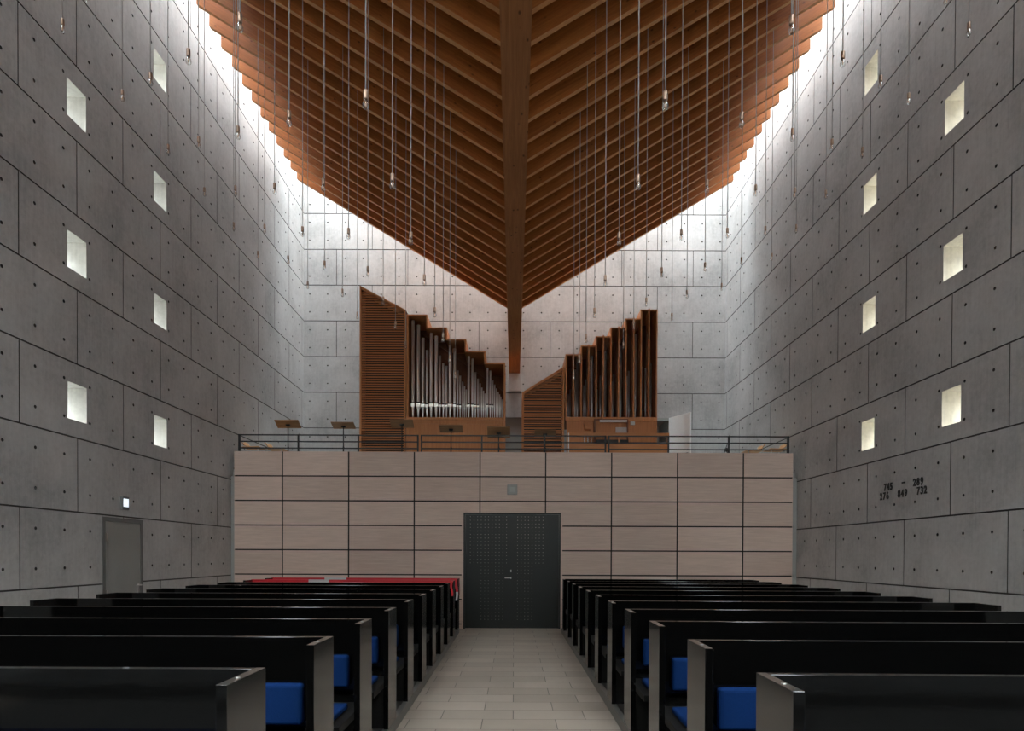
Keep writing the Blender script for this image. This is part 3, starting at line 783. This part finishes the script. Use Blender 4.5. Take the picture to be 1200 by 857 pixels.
# red and white tape draped along the last two left pews
def tape(k, whites, tails, label):
    x, y, z = taped[('left', k)]
    mb = MB(); yf = y+PD-.041; zt_ = z+PH; n = 60
    xs = [x-.015 - (PLEN-.03)*i/n for i in range(n+1)]
    for i in range(n):
        a, b = xs[i+1], xs[i]
        px = VX + (a+b)/2*F/yf
        m = 1 if any(p <= px <= q for p, q in whites) else 0
        dz = .058 + .006*math.sin(i*1.7+k); dz2 = .058 + .006*math.sin((i+1)*1.7+k)
        # top, front and rear flap
        prof1 = [(yf+.055, zt_-.05), (yf+.048, zt_+.006), (yf-.004, zt_+.006), (yf-.006, zt_-dz)]
        prof2 = [(yf+.055, zt_-.05), (yf+.048, zt_+.006), (yf-.004, zt_+.006), (yf-.006, zt_-dz2)]
        v = [(b, *q) for q in prof1] + [(a, *q) for q in prof2]
        mb.add(v, [(0,1,5,4),(1,2,6,5),(2,3,7,6)], m)
    for (yy, wdt, ln, wl, fr) in tails:
        v = []; fs = []
        m_ = 10
        for j in range(m_+1):
            s_ = j/m_; zz = zt_+.006-ln*s_; w = wdt*(1-.35*s_); off = .012*math.sin(s_*6+k)+.004
            if fr: v += [(x-.028-w/2+off, yy, zz), (x-.028+w/2+off, yy, zz)]
            else: v += [(x+.010+off*.4, yy-w/2+off, zz), (x+.010+off*.4, yy+w/2+off, zz)]
        for j in range(m_):
            mb.add([v[2*j], v[2*j+1], v[2*j+3], v[2*j+2]], [(0,1,2,3)], 1 if (j+1)/m_ > 1-wl else 0)
        if fr: mb.add([(x-.028-wdt/2, yy+.12, zt_+.006), (x-.028+wdt/2, yy+.12, zt_+.006), v[1], v[0]], [(0,1,2,3)], 0)
        else: mb.add([(x-.02, yy-wdt/2, zt_+.006), (x-.02, yy+wdt/2, zt_+.006), v[1], v[0]], [(0,1,2,3)], 0)
    o = mb.build('barrier_tape', [M_RED, M_WHT])
    so = o.modifiers.new('thickness', 'SOLIDIFY'); so.thickness = .002
    tag(o, label, 'tape', 'red and white tapes on the pews')
tape(9, [(281, 284), (360, 387)], [(taped[('left',9)][1]-.012, .045, .27, 0.0, True)], 'red and white tape draped along the pew back, nearer of the two')
tape(10, [(305, 308), (380, 405)], [(taped[('left',10)][1]-.012, .055, .42, .33, True), (taped[('left',10)][1]+.28, .09, .33, 0, False)], 'red and white tape draped along the last pew back, white end hanging')

# ------------------------------------------------------------------ pendant lamps
QS = .977
XC = [QS*x for x in (1.02, 1.876, 2.71, 3.565, 4.422)]
def make_pendant(xc):
    zb = EYE + 2.42*QS + .604*xc           # bottom of the bulb
    ztop = rz(xc) + RD
    t = thing('pendant_lamp', '', 'pendant lamp', (0, 0, 0))
    MB().tube((0, 0, .124), (0, 0, ztop-zb), .0048, 6).build('cable', M_CABLE, t)
    MB().lathe([(.008, .128), (.0155, .122), (.0165, .118), (.0165, .068), (.0145, .062)], (0,0,0), 12).build('socket', M_SOCKET, t)
    b = MB().lathe([(.003, 0), (.012, .0025), (.019, .010), (.0225, .022), (.0215, .034), (.017, .046), (.0125, .055), (.0115, .062)], (0,0,0), 14).build('bulb', M_BULB, t)
    MB().lathe([(.002, .018), (.006, .021), (.006, .036), (.003, .048), (.002, .060)], (0,0,0), 8).build('filament', M_FIL, b)
    return t, zb
for n_, xc in enumerate(XC):
    proto = None
    for sg, nm in ((-1, 'left'), (1, 'right')):
        cnt = 0
        for k in range(8):
            y = QS*(4.30 + .935*k)
            zb = EYE + 2.42*QS + .604*xc
            py = VY - (zb-EYE)*F/y
            if py < -3: continue
            lab = 'bare bulb pendant %s of the beam, %s file out from the beam, %s nearest visible' % (nm, ORD[n_], ORD[cnt]) if cnt else 'bare bulb pendant %s of the beam, %s file out from the beam, nearest visible' % (nm, ORD[n_])
            cnt += 1
            if proto is None:
                proto, _ = make_pendant(xc); o = proto; o.location = (sg*xc, y, zb)
                o['label'] = lab
            else: o = dup(proto, (sg*xc, y, zb), 0, lab)
            o['group'] = 'bare bulb pendant lamps'

# ------------------------------------------------------------------ daylight: overcast sky, brightest overhead
SKY = 62.0
w = bpy.data.worlds.new('overcast_sky'); S.world = w; w.use_nodes = True
wt = w.node_tree; bg = wt.nodes['Background']
tc = N(wt, 'ShaderNodeTexCoord'); sp_ = N(wt, 'ShaderNodeSeparateXYZ'); wt.links.new(tc.outputs['Generated'], sp_.inputs[0])
rp = ramp(wt, [(0.0, (.03,.03,.03)), (.5, (.055,.055,.056)), (.56, (.08,.082,.084)), (.75, (.30,.31,.315)), (1.0, (.89,.955,1.0))])
mr = N(wt, 'ShaderNodeMapRange'); mr.inputs['From Min'].default_value = -1; wt.links.new(sp_.outputs['Z'], mr.inputs['Value'])
wt.links.new(mr.outputs['Result'], rp.inputs['Fac']); wt.links.new(rp.outputs['Color'], bg.inputs['Color'])
bg.inputs['Strength'].default_value = SKY
def portal(name, loc, rot, sx_, sy_):
    l = bpy.data.lights.new(name, 'AREA'); l.shape = 'RECTANGLE'; l.size = sx_; l.size_y = sy_; l.cycles.is_portal = True
    o = bpy.data.objects.new(name, l); COL.objects.link(o); o.location = loc; o.rotation_euler = rot
zpz = ZT - .06
gw = W-XD
portal('skylight_portal', (-(W+XD)/2, (YA+YB)/2, zpz), (0, 0, 0), gw, YB-YA)
portal('skylight_portal', ((W+XD)/2, (YA+YB)/2, zpz), (0, 0, 0), gw, YB-YA)
portal('skylight_portal', (0, (DL+YB)/2, zpz), (0, 0, 0), 2*XD, YB-DL)
portal('altar_fill_portal', (0, (YA+YG)/2, zpz), (0, 0, 0), 2*XD, YG-YA)
for sg in (-1, 1):
    for (y, z) in WIN: portal('window_portal', (sg*(W+.48), y, z), (0, sg*PI/2, 0), 2*WH, 2*WW)

S.view_settings.view_transform = 'Standard'; S.view_settings.look = 'None'
S.view_settings.gamma = 1.0; S.view_settings.use_curve_mapping = False
S.view_settings.exposure = 0.40
S.cycles.max_bounces = 10; S.cycles.diffuse_bounces = 7; S.cycles.glossy_bounces = 4; S.cycles.transparent_max_bounces = 16
S.cycles.caustics_reflective = False; S.cycles.caustics_refractive = False
